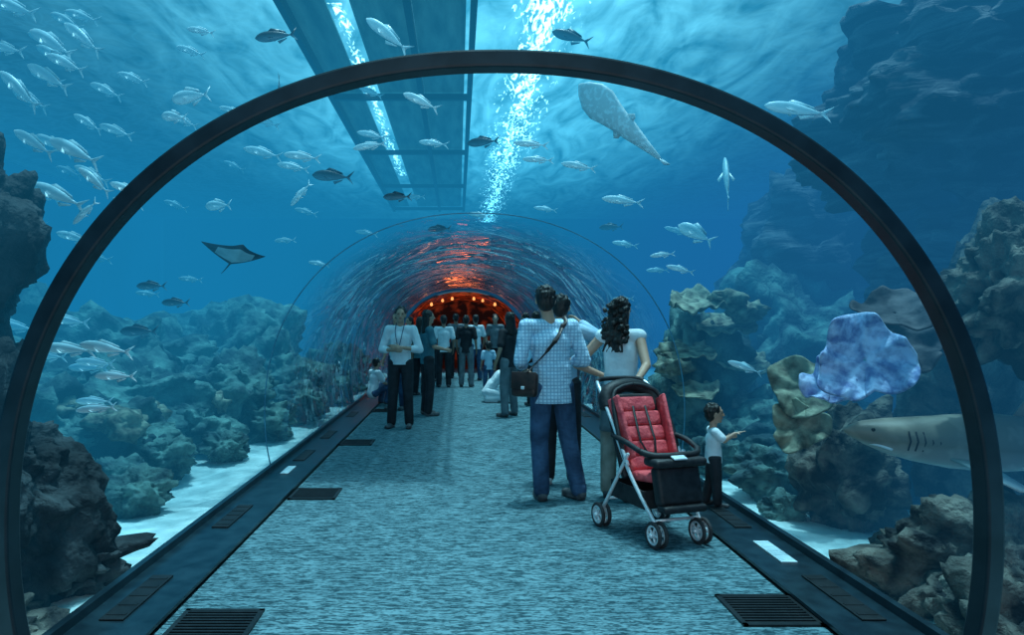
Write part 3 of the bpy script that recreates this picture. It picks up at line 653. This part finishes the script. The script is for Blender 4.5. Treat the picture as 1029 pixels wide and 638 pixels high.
# ------------------------------------------------------------------ people
BASE = dict(pel=(0,0,.95), waist=(0,0,1.09), chest=(0,0,1.30), neck=(0,-.01,1.49), head=(0,.02,1.635),
  sR=(.18,0,1.42), sL=(-.18,0,1.42), eR=(.24,-.04,1.14), eL=(-.24,-.04,1.14), wR=(.24,.07,.91), wL=(-.24,.07,.91),
  hR=(.09,0,.92), hL=(-.09,0,.92), kR=(.11,.02,.5), kL=(-.11,.02,.5), aR=(.12,-.02,.09), aL=(-.12,-.02,.09))
def person(label, loc, yaw, H, pose=None, shirt=m_white, pants=m_black, sleeve='short', hem=.84, shoes=m_shoe, hair='short', skin=m_skin, vox=.011,
           f=1., hs=1., head_yaw=0., head_pitch=0., dress=None, curl=.35, toe=(0.15,-.15), hd=None, pn=None, fem=False, bodyw=1.):
    s = H/1.75; J = {k: V(v) for k, v in BASE.items()}
    if fem:
        for k in ('sR','sL'): J[k].x *= .88
    for k, v in (pose or {}).items(): J[k] = V(v)
    J = {k: v*s for k, v in J.items()}
    e = empty('person', loc, yaw, label, 'person')
    HM = Matrix.Rotation(head_yaw, 4, 'Z') @ Matrix.Rotation(head_pitch, 4, 'X')
    hq = s*hs
    def hp(x, y, z): return J['head'] + (HM @ V((x, y, z)))*hq
    sh = (J['sR']-J['sL']).normalized(); hx = (J['hR']-J['hL']).normalized()
    bw = bodyw; standing = J['pel'].z > .6*s
    def hand(bm, q, w, el):
        d = V(hd[q]).normalized() if hd and q in hd else (w-el).normalized()
        n = V(pn[q]).normalized() if pn and q in pn else V((1 if q == 'L' else -1, .3, 0))
        n = (n - d*n.dot(d)).normalized(); u = d.cross(n)
        sg = 1 if u.dot(V((0,1,.3))) > 0 else -1; u *= sg   # thumb side forward
        k = s*f**.5
        capsule(bm, w, w+d*.075*k, .026*k, .034*k, u, .5)
        for i, ln in enumerate((.072,.08,.075,.058)):
            b = w + d*.085*k + u*(1.5-i)*.019*k; dd = d.copy(); c = curl*(1+.12*i)
            for seg, q2 in enumerate((.45,.32,.23)):
                a = c*(seg+.6)*.8; dd = (d*math.cos(a)+n*math.sin(a)); nb = b+dd*ln*q2*k
                capsule(bm, b, nb, .0088*k, .0078*k, n=8); b = nb
        b = w+d*.025*k+u*.026*k; nb = b+(d*.55+u*.7+n*.3).normalized()*.04*k; capsule(bm, b, nb, .0115*k, .010*k, n=8)
        capsule(bm, nb, nb+(d*.9+u*.25+n*.4).normalized()*.03*k, .010*k, .008*k, n=8)
    def fbody(bm):
        ellipsoid(bm, hp(0,-.008,.018), (.074*hq,.092*hq,.097*hq), HM)
        ellipsoid(bm, hp(0,.018,-.045), (.056*hq,.066*hq,.068*hq), HM)
        ellipsoid(bm, hp(0,.06,-.088), (.024*hq,.02*hq,.018*hq), HM)
        capsule(bm, hp(0,.084,.02), hp(0,.104,-.02), .009*hq, .014*hq, n=8)
        capsule(bm, hp(-.03,.078,.034), hp(.03,.078,.034), .011*hq, .011*hq, n=8)
        for q in (-1,1): ellipsoid(bm, hp(q*.076,-.005,-.005), (.01*hq,.02*hq,.032*hq), HM)
        capsule(bm, J['neck']-V((0,0,.03*s)), hp(0,-.01,-.05), .054*s*f, .052*s*f)
        capsule(bm, J['waist'], J['chest'], .118*s*f*bw, .135*s*f*bw, sh, .66)
        capsule(bm, J['pel'], J['waist'], .135*s*f*bw, .118*s*f*bw, hx, .72)
        capsule(bm, J['chest'], J['neck'], .125*s*f, .05*s*f, sh, .62)
        capsule(bm, J['sL'], J['sR'], .052*s*f, .052*s*f)
        for q in 'RL':
            capsule(bm, J['s'+q], J['e'+q], .05*s*f, .039*s*f); capsule(bm, J['e'+q], J['w'+q], .039*s*f, .026*s*f); hand(bm, q, J['w'+q], J['e'+q])
            capsule(bm, J['h'+q], J['k'+q], .085*s*f, .054*s*f); capsule(bm, J['k'+q], J['a'+q], .052*s*f, .036*s*f)
            cp = J['k'+q].lerp(J['a'+q], .3)-V((0,.010*s,0)); ellipsoid(bm, cp, (.046*s*f,.050*s*f,.1*s))
            a = J['a'+q]; t = toe[0 if q == 'R' else 1]; td = V((math.sin(t), math.cos(t), 0))
            capsule(bm, a-td*.03*s-V((0,0,.05*s)), a+td*.15*s-V((0,0,.055*s)), .034*s, .028*s, td.cross(V((0,0,1))), .8)
    body = solid('body', fbody, vox, skin, e, 2)
    cv = max(vox, .009)
    if shirt:
        def fsh(bm):
            c = .016*s
            hz = J['pel']+(J['waist']-J['pel'])*((hem-.95)/.14)
            if standing: hz = V((J['pel'].x, J['pel'].y, (hem-.08)*s))
            capsule(bm, J['waist'], J['chest'], .128*s*f*bw+c, .142*s*f*bw+c, sh, .70)
            capsule(bm, hz, J['waist'], .152*s*f*bw+c, .13*s*f*bw+c, hx, .76, n=20)
            capsule(bm, J['chest'], J['neck']-V((0,0,.045*s)), .128*s*f+c, .058*s*f+c*.6, sh, .66)
            capsule(bm, J['sL'], J['sR'], .055*s*f+c*.7, .055*s*f+c*.7)
            for q in 'RL':
                if sleeve == 'none': continue
                S, E, W = J['s'+q], J['e'+q], J['w'+q]
                if sleeve == 'short': capsule(bm, S, S.lerp(E, .75), .053*s*f+c, .05*s*f+c)
                else:
                    capsule(bm, S, E, .053*s*f+c, .042*s*f+c*.9)
                    capsule(bm, E, E.lerp(W, .9 if sleeve == 'long' else .35), .042*s*f+c*.9, (.028 if sleeve == 'long' else .042)*s*f+c*.8)
        top = solid('shirt', fsh, cv, shirt, e, 3, cut=hem*s if standing else None)
    else: top = None
    if pants:
        def fpa(bm):
            c = .016*s
            capsule(bm, J['pel'], J['waist']-(J['waist']-J['pel'])*.35, .142*s*f*bw+c*.5, .125*s*f*bw+c*.4, hx, .75)
            for q in 'RL':
                capsule(bm, J['h'+q], J['k'+q], .088*s*f+c*.8, .062*s*f+c); capsule(bm, J['k'+q], J['a'+q]+V((0,0,-.005*s)), .062*s*f+c, .052*s*f+c)
        solid('trousers', fpa, cv, pants, e, 3)
    if dress:
        bm = bmesh.new(); rs = []
        z0, z1, r0, r1, dm = dress
        for i in range(9):
            t = i/8; z = (z1+(z0-z1)*t)*s; r = (r1+(r0-r1)*t)*s; rs.append([V((r*math.cos(a)*(1+.05*math.sin(5*a)*(1-t)), r*.75*math.sin(a)*(1+.05*math.sin(7*a)*(1-t)), z)) for a in [2*pi*k/32 for k in range(32)]])
        rings(bm, rs); bmesh.ops.recalc_face_normals(bm, faces=bm.faces); mesh_obj('skirt', bm, dm, parent=e)
    for q in 'RL':
        a = J['a'+q]; t = toe[0 if q == 'R' else 1]; td = V((math.sin(t), math.cos(t), 0)); sd = td.cross(V((0,0,1)))
        def fs(bm):
            capsule(bm, a-td*.035*s-V((0,0,.045*s)), a+td*.165*s-V((0,0,.055*s)), .045*s, .037*s, sd, .85); capsule(bm, a-V((0,0,.0)), a-V((0,0,.04*s)), .05*s, .048*s)
            capsule(bm, a-td*.04*s-V((0,0,.075*s)), a+td*.17*s-V((0,0,.075*s)), .045*s, .043*s, sd, .3)
        solid('shoe', fs, max(vox*.8,.008), shoes, e, 2)
    # face
    for q in (-1,1):
        bm = bmesh.new(); ellipsoid(bm, hp(q*.031,.077,.012), (.012*hq,.009*hq,.007*hq), HM); mesh_obj('eye', bm, m_eye, parent=e)
    bm = bmesh.new(); ellipsoid(bm, hp(0,.084,-.052), (.024*hq,.008*hq,.008*hq), HM); mesh_obj('mouth', bm, m_lip, parent=e)
    if hair:
        rnd = random.Random(len(label))
        def fh(bm):
            ellipsoid(bm, hp(0,-.022,.030), (.084*hq,.094*hq,.100*hq), HM)
            ellipsoid(bm, hp(0,-.05,-.01), (.076*hq,.062*hq,.085*hq), HM)
            if hair in ('short', 'long', 'curly'):
                for k in range(34):
                    a = rnd.uniform(0, 2*pi); z = rnd.uniform(-.2, .95); rr = math.sqrt(1-z*z)
                    x, y = rr*math.cos(a), rr*math.sin(a)
                    if y > .55 and z < .75: continue
                    ellipsoid(bm, hp(.080*x, -.022+.090*y, .03+.098*z), (.014*hq,)*3)
            if hair in ('long', 'curly'):
                capsule(bm, hp(0,-.06,.02), hp(0,-.085,-.24), .078*hq, .075*hq, sh, .55)
                for q in (-1,1): capsule(bm, hp(q*.062,-.03,.02), hp(q*.085,-.05,-.20), .03*hq, .03*hq)
            if hair == 'curly':
                for k in range(95):
                    z = rnd.uniform(-.30, .08); x = rnd.uniform(-.115, .115)*(1.15 if z < -.1 else .8); y = -.05-rnd.uniform(0, .085)
                    ellipsoid(bm, hp(x, y, z), (rnd.uniform(.014,.028)*hq,)*3)
                for k in range(10): capsule(bm, hp(rnd.uniform(-.1,.1), -.1, -.22), hp(rnd.uniform(-.12,.12), -.1, -.36), .018*hq, .008*hq, n=8)
        solid('hair', fh, max(vox*.75,.0065), m_hair, e, 1)
    return e, top

# man in checked shirt
MX = .62
man, manshirt = person('man in pale blue checked shirt and jeans, back turned', (MX,6.0,0), .22, 1.79,
    dict(eR=(.27,-.03,1.14), wR=(.17,.20,1.12), eL=(-.28,-.02,1.14), wL=(-.17,.2,1.06), kR=(.15,.03,.5), aR=(.22,-.03,.09), aL=(-.09,.0,.09), kL=(-.1,.03,.5), head=(-.05,.02,1.635), chest=(-.02,0,1.3), neck=(-.03,-.01,1.49), sR=(.17,0,1.42), sL=(-.22,0,1.42)),
    m_check, m_jeans, 'mid', .80, m_shoe, 'short', m_skin, .0075, head_yaw=-.25, toe=(-.35,.1), bodyw=1.12)
# shoulder bag (worn by the man)
bvh = BVHTree.FromPolygons([v.co for v in manshirt.data.vertices], [p.vertices[:] for p in manshirt.data.polygons])
bag = empty('shoulder_bag', (MX,6.0,0), .22, 'dark brown leather shoulder bag hanging at the man\'s hip', 'bag')
bp = []
def rayp(x, z, sy):
    h = bvh.ray_cast(V((x, sy*2, z)), V((0, -sy, 0)))
    return (h[0]+V((0, sy*.008, 0))) if h[0] else None
for k in range(17):
    t = k/16; p = rayp(.10-.34*t, 1.50-.46*t, -1)
    if p: bp.append(p)
fp = []
for k in range(17):
    t = k/16; p = rayp(.10-.34*t, 1.50-.44*t, 1)
    if p: fp.append(p)
bgc = V((-.27,-.10,.98))
path = [bgc+V((0,-.05,.10))]+list(reversed(bp))+[bp[0].lerp(fp[0], .5)+V((0,0,.035))]+fp+[V((-.30,.06,1.06)), bgc+V((0,.05,.10))]
bm = bmesh.new(); tube(bm, smoothpts(path, 3), .020, 8, side=(.8,0,.6), flat=.25); mesh_obj('strap', bm, m_leather, parent=bag)
RB = Euler((0,.15,.9))
bm = bmesh.new(); box(bm, bgc, (.08,.22,.20), RB, .03); mesh_obj('bag_body', bm, m_leather, parent=bag)
off = RB.to_matrix() @ V((-.042,0,.03))
bm = bmesh.new(); box(bm, bgc+off, (.015,.21,.14), RB, .006); mesh_obj('flap', bm, m_leather, parent=bag)
bm = bmesh.new(); box(bm, bgc+(RB.to_matrix() @ V((-.052,0,-.03))), (.008,.03,.025), RB, .003); mesh_obj('buckle', bm, m_alu, parent=bag)
# third person beside him
person('man in pale shirt and dark trousers raising one arm', (.78,6.6,0), -.25, 1.74,
    dict(eR=(.38,.08,1.34), wR=(.16,.25,1.5), eL=(-.26,.0,1.14), wL=(-.15,.2,1.1)), m_blueshirt, m_black, 'long', .84, m_shoe_w, 'short', m_skin, .009)
# woman
person('woman with long curly hair and white tunic holding stroller handle', (1.20,6.02,0), -.45, 1.69,
    dict(eR=(.25,-.16,1.18), wR=(.22,-.42,1.06), eL=(-.40,.02,1.16), wL=(-.17,.10,1.06), aR=(.08,-.05,.09), aL=(-.12,.03,.09), kR=(.09,.02,.5), head=(.0,.03,1.635)),
    m_white, m_beige, 'none', .70, m_shoe, 'curly', m_skin, .0075, head_yaw=-.4, head_pitch=-.1, fem=True, dress=(1.0,.60,.165,.19,m_grey), curl=.8, hd={'R':(.1,-.95,-.1)}, pn={'R':(0,-.2,-1)})
# toddler
person('toddler in white shirt touching the acrylic wall', (1.87,5.72,.025), -pi/2-.1, .82,
    dict(pel=(0,0,.80), waist=(0,0,.96), chest=(0,0,1.14), neck=(0,-.01,1.33), head=(0,.02,1.565), sR=(.16,0,1.27), sL=(-.16,0,1.27), eR=(.22,.12,1.14), wR=(.2,.30,1.26), eL=(-.2,.10,1.1), wL=(-.15,.26,1.14),
         hR=(.09,0,.8), hL=(-.09,0,.8), kR=(.1,.03,.44), kL=(-.11,-.02,.44), aR=(.11,.04,.09), aL=(-.12,-.1,.09)),
    m_white, m_black, 'short', .74, m_shoe, 'short', m_skin, .0065, f=1.22, hs=1.5, curl=.1, hd={'R':(0,1,.3)}, pn={'R':(0,.2,-1)})
# man facing camera on the left
C, _ = person('man in pale shirt with lanyard and black trousers, arms folded', (-.98,10.2,.0), pi-.15, 1.72,
    dict(eR=(.28,-.0,1.13), wR=(.05,.20,1.13), eL=(-.28,.0,1.13), wL=(-.04,.22,1.17), aR=(.14,.0,.09)), m_white, m_black, 'mid', .92, m_shoe, 'short', m_skin, .010, head_yaw=.2)
bm = bmesh.new(); tube(bm, smoothpts([(-.06,.02,1.49),(-.05,.125,1.35),(0,.145,1.16),(.05,.125,1.35),(.06,.02,1.49)]), .006, 6); box(bm, (0,.15,1.13), (.06,.008,.08)); mesh_obj('lanyard', bm, m_jeans, parent=C)
person('person in dark top and dark trousers turned sideways', (-.66,11.6,0), -pi/2+.3, 1.70, dict(eR=(.24,.05,1.15), wR=(.18,.25,1.1)), m_teal, m_black, 'short', .86, m_shoe, 'long', m_skin, .012, fem=True)
person('person in white top standing behind a companion', (-1.22,12.4,0), pi-.5, 1.68, None, m_white, m_jeans, 'short', .86, m_shoe, 'long', m_skin, .012, fem=True)
SIT = dict(pel=(0,0,.30), waist=(0,.03,.44), chest=(0,.06,.64), neck=(0,.08,.83), head=(0,.12,.975), sR=(.17,.06,.76), sL=(-.17,.06,.76), eR=(.24,.16,.52), eL=(-.24,.16,.52), wR=(.14,.36,.48), wL=(-.14,.36,.48),
           hR=(.09,0,.28), hL=(-.09,0,.28), kR=(.14,.40,.48), kL=(-.14,.40,.48), aR=(.13,.30,.09), aL=(-.13,.30,.09))
person('child squatting on the ledge in pale shirt', (-1.70,12.9,.02), -.9, 1.35, SIT, m_white, m_jeans, 'short', .92, m_shoe, 'short', m_skin, .012)
KN = dict(SIT); KN.update(pel=(0,0,.22), waist=(0,.08,.36), chest=(0,.22,.52), neck=(0,.36,.64), head=(0,.44,.76), sR=(.17,.30,.6), sL=(-.17,.30,.6), eR=(.22,.38,.36), eL=(-.22,.38,.36), wR=(.16,.56,.26), wL=(-.16,.56,.26), hR=(.09,0,.2), hL=(-.09,0,.2), kR=(.14,.4,.1), kL=(-.14,.4,.1), aR=(.13,-.02,.09), aL=(-.13,-.02,.09))
person('person in white clothes kneeling on the carpet', (.42,13.6,0), -pi/2, 1.7, KN, m_white, m_white, 'long', .92, m_shoe_w, 'short', m_skin, .012)
person('person in pale shirt and dark trousers seen from behind', (-.50,16.8,0), .1, 1.68, None, m_white, m_black, 'short', .86, m_shoe, 'short', m_skin_dark, .014)
person('person in dark shirt and trousers seen from behind', (.03,16.9,0), -.2, 1.68, None, m_black, m_grey, 'short', .84, m_shoe, 'short', m_skin_dark, .014)
person('person in white shirt further down the tunnel', (.3,18.8,0), .4, 1.72, None, m_white, m_jeans, 'short', .84, m_shoe, 'short', m_skin_dark, .016)
person('person in black top and trousers far down the tunnel', (-.9,18.5,0), pi+.2, 1.7, None, m_black, m_black, 'short', .84, m_shoe, 'short', m_skin, .016)
person('person in teal shirt far down the tunnel', (-1.25,16.2,0), 2.2, 1.64, None, m_teal, m_black, 'short', .84, m_shoe, 'short', m_skin, .016)
person('person in grey shirt far down the tunnel', (.85,19.5,0), pi, 1.74, None, m_grey, m_black, 'short', .84, m_shoe, 'short', m_skin, .016)
person('child in pale blue shirt standing on the carpet', (.47,15.0,0), .3, 1.1, None, m_blueshirt, m_jeans, 'short', .84, m_shoe, 'short', m_skin, .013, hs=1.25)
person('woman in black top and grey trousers standing', (.66,11.4,0), .6, 1.66, dict(aR=(.18,.1,.09), kR=(.14,.12,.5)), m_black, m_grey, 'short', .84, m_shoe, 'long', m_skin, .012, fem=True)
person('person in white shirt standing near the acrylic wall', (1.25,13.,0), .3, 1.7, None, m_white, m_black, 'short', .84, m_shoe, 'short', m_skin, .013)
person('person in black shirt and jeans near the acrylic wall', (1.3,15.5,0), .9, 1.72, None, m_black, m_jeans, 'short', .84, m_shoe, 'short', m_skin, .014)
person('person in white shirt and jeans facing the walkway', (-1.35,14.6,0), pi+.4, 1.72, None, m_white, m_jeans, 'short', .84, m_shoe, 'short', m_skin_dark, .014)
person('woman in dark teal top with long hair standing', (-.95,14.8,0), -.6, 1.62, None, m_teal, m_black, 'short', .84, m_shoe, 'long', m_skin, .014, fem=True)
person('person in grey shirt and black trousers near companions', (-.22,19.6,0), .2, 1.76, None, m_grey, m_black, 'short', .84, m_shoe, 'short', m_skin_dark, .016)

# ------------------------------------------------------------------ stroller
S = empty('stroller', (1.20,5.05,0), pi+.32, 'folding baby stroller with red quilted seat and silver frame', 'stroller')
def part(name, fn, mat, smooth=True, par=None, label=None):
    bm = bmesh.new(); fn(bm); bmesh.ops.recalc_face_normals(bm, faces=bm.faces)
    o = mesh_obj(name, bm, mat, smooth, par or S)
    if label: o['label'] = label
    return o
for q in (-1,1):
    part('front_leg', lambda b: tube(b, smoothpts([(q*.22,-.10,.66),(q*.215,.08,.42),(q*.17,.31,.14)]), .013), m_alu)
    part('rear_leg', lambda b: tube(b, smoothpts([(q*.225,.05,.58),(q*.235,-.1,.36),(q*.25,-.27,.11)]), .013), m_alu)
    part('handle_tube', lambda b: tube(b, smoothpts([(q*.225,.05,.50),(q*.225,-.12,.72),(q*.22,-.33,.97),(q*.20,-.42,1.04)]), .013), m_alu)
    part('armrest', lambda b: tube(b, smoothpts([(q*.23,-.14,.68),(q*.24,.05,.66),(q*.225,.20,.62)]), .019), m_blackfab)
part('handle_bar', lambda b: tube(b, smoothpts([(-.20,-.42,1.04),(-.15,-.45,1.055),(0,-.455,1.06),(.15,-.45,1.055),(.20,-.42,1.04)]), .018), m_blackfab)
part('cross_brace', lambda b: tube(b, [(-.24,-.2,.22),(.24,-.2,.22)], .010), m_alu)
part('front_axle', lambda b: tube(b, [(-.18,.28,.17),(.18,.28,.17)], .010), m_alu)
part('bumper_bar', lambda b: tube(b, smoothpts([(-.225,.20,.62),(-.16,.27,.60),(0,.30,.60),(.16,.27,.60),(.225,.20,.62)]), .022), m_blackfab)
R = Euler((math.radians(-24),0,0))
def slope(x, t, off=0.):  # point on the backrest plane
    d = V((0,-.42,.91)); n = V((0,.91,.42)); return V((x,-.02,.44))+d*t+n*off
part('seat_shell', lambda b: box(b, slope(0,.27,-.03), (.44,.05,.62), Euler((math.radians(24.8),0,0)), .022), m_blackfab)
def quilt(b):
    Rb = Euler((math.radians(24.8),0,0))
    for k, (t, h, w) in enumerate(((.05,.10,.34),(.155,.11,.35),(.265,.11,.35),(.375,.11,.34),(.485,.11,.30))): box(b, slope(0,t,.015), (w,.055,h), Rb, .025)
part('backrest', quilt, m_red)
for q in (-1,1):
    part('side_wing', lambda b: box(b, slope(q*.185,.30,.05), (.03,.13,.46), Euler((math.radians(24.8),0,q*.12)), .013), m_red)
    part('hood_rib', lambda b: tube(b, smoothpts([slope(q*.215,.02,.06),slope(q*.225,.3,.06),slope(q*.19,.54,.05),slope(q*.10,.61,.04),slope(0,.63,.04)]), .016), m_blackfab)
    part('harness_strap', lambda b: tube(b, [slope(q*.05,.46,.05),slope(q*.06,.2,.055),slope(q*.02,.06,.07)], .009, 8, side=(1,0,0), flat=.3), m_blackfab)
part('hood', lambda b: tube(b, smoothpts([slope(-.2,.48,-.05),slope(-.17,.60,-.05),slope(0,.655,-.05),slope(.17,.60,-.05),slope(.2,.48,-.05)]), .055, 12), m_blackfab)
part('seat_cushion', lambda b: box(b, (0,.11,.43), (.34,.30,.07), Euler((.12,0,0)), .03), m_red)
part('leg_rest', lambda b: (box(b, (0,.29,.40), (.34,.09,.26), Euler((.25,0,0)), .03), box(b, (0,.345,.26), (.33,.10,.05), None, .018)), m_blackfab)
part('tray', lambda b: box(b, (0,.27,.555), (.40,.17,.06), None, .025), m_blackfab)
part('care_label', lambda b: box(b, (.02,.34,.592), (.10,.05,.012), Euler((-.3,0,0)), .004), m_white)
def basket(b):
    box(b, (0,-.02,.235), (.38,.42,.02), None, .006)
    for q in (-1,1): box(b, (q*.19,-.02,.29), (.012,.42,.12), None, .004)
    for y in (-.23,.19): box(b, (0,y,.29), (.38,.012,.12), None, .004)
part('basket', basket, m_blackfab)
def wheel(x, y, r=.088):
    w = empty('wheel', (x, y, r), 0, 'x', 'x'); del w['label']; del w['category']; w.parent = S
    bm = bmesh.new(); rs = []
    for k in range(36):
        a = 2*pi*k/36; c = V((0, math.cos(a), math.sin(a)))
        rs.append([c*(r-.013+.013*math.cos(b))+V((.014*math.sin(b),0,0)) for b in [2*pi*j/10 for j in range(10)]])
    rings(bm, rs, closed=True); bmesh.ops.recalc_face_normals(bm, faces=bm.faces); mesh_obj('tyre', bm, m_rubber, parent=w)
    bm = bmesh.new(); rs = []
    for k in range(36):
        a = 2*pi*k/36; c = V((0, math.cos(a), math.sin(a)))
        rs.append([c*(r-.028+.008*math.cos(b))+V((.012*math.sin(b),0,0)) for b in [2*pi*j/8 for j in range(8)]])
    rings(bm, rs, closed=True)
    for k in range(5):
        a = 2*pi*k/5; c = V((0, math.cos(a), math.sin(a))); tube(bm, [c*.012, c*(r-.03)], .008, 8)
    capsule(bm, (-.018,0,0), (.018,0,0), .018, .018); bmesh.ops.recalc_face_normals(bm, faces=bm.faces); mesh_obj('rim', bm, m_alu, parent=w)
for q in (-1,1):
    for dx in (-.026,.026): wheel(q*.17+dx, .31)
    for dx in (-.026,.026): wheel(q*.25+dx, -.27)
    part('wheel_fork', lambda b: (tube(b, [(q*.17,.31,.088),(q*.17,.30,.17)], .014), tube(b, [(q*.17-.03,.31,.088),(q*.17+.03,.31,.088)], .008)), m_blackfab)
    part('rear_hub', lambda b: (tube(b, [(q*.25,-.27,.088),(q*.25,-.26,.16)], .014), tube(b, [(q*.25-.03,-.27,.088),(q*.25+.03,-.27,.088)], .008)), m_blackfab)

# ------------------------------------------------------------------ lights, world, camera
def light(kind, loc, energy, color, **kw):
    d = bpy.data.lights.new('lamp', kind); d.energy = energy; d.color = color
    for k, v in kw.items():
        if k != 'rot': setattr(d, k, v)
    o = link(bpy.data.objects.new('lamp', d)); o.location = loc
    if 'rot' in kw: o.rotation_euler = kw['rot']
    return o
light('SUN', (0,0,8), 4.6, (.66,.93,1.), angle=.35, rot=(-.12,.10,0))
light('SUN', (1,0,8), 3.6, (.66,.93,1.), angle=.02, rot=(-.10,.06,0))
light('AREA', (0,-1.6,2.2), 60, (.92,.96,1.), size=2.2, rot=(math.radians(78),0,0))
light('POINT', (0,25,1.9), 12, (1,.18,.05), shadow_soft_size=.3)
w = bpy.data.worlds.new('World'); scene.world = w; w.use_nodes = True
w.node_tree.nodes['Background'].inputs[0].default_value = (.05,.16,.24,1); w.node_tree.nodes['Background'].inputs[1].default_value = .5
cam = bpy.data.cameras.new('Camera'); co = link(bpy.data.objects.new('Camera', cam))
co.location = (-.17, 0, 1.47); co.rotation_euler = (pi/2, 0, 0)
cam.sensor_width = 36; cam.lens = 36*720/1029; cam.shift_x = 54.5/1029; cam.shift_y = 7/1029; cam.clip_end = 200; cam.clip_start = .05
scene.camera = co
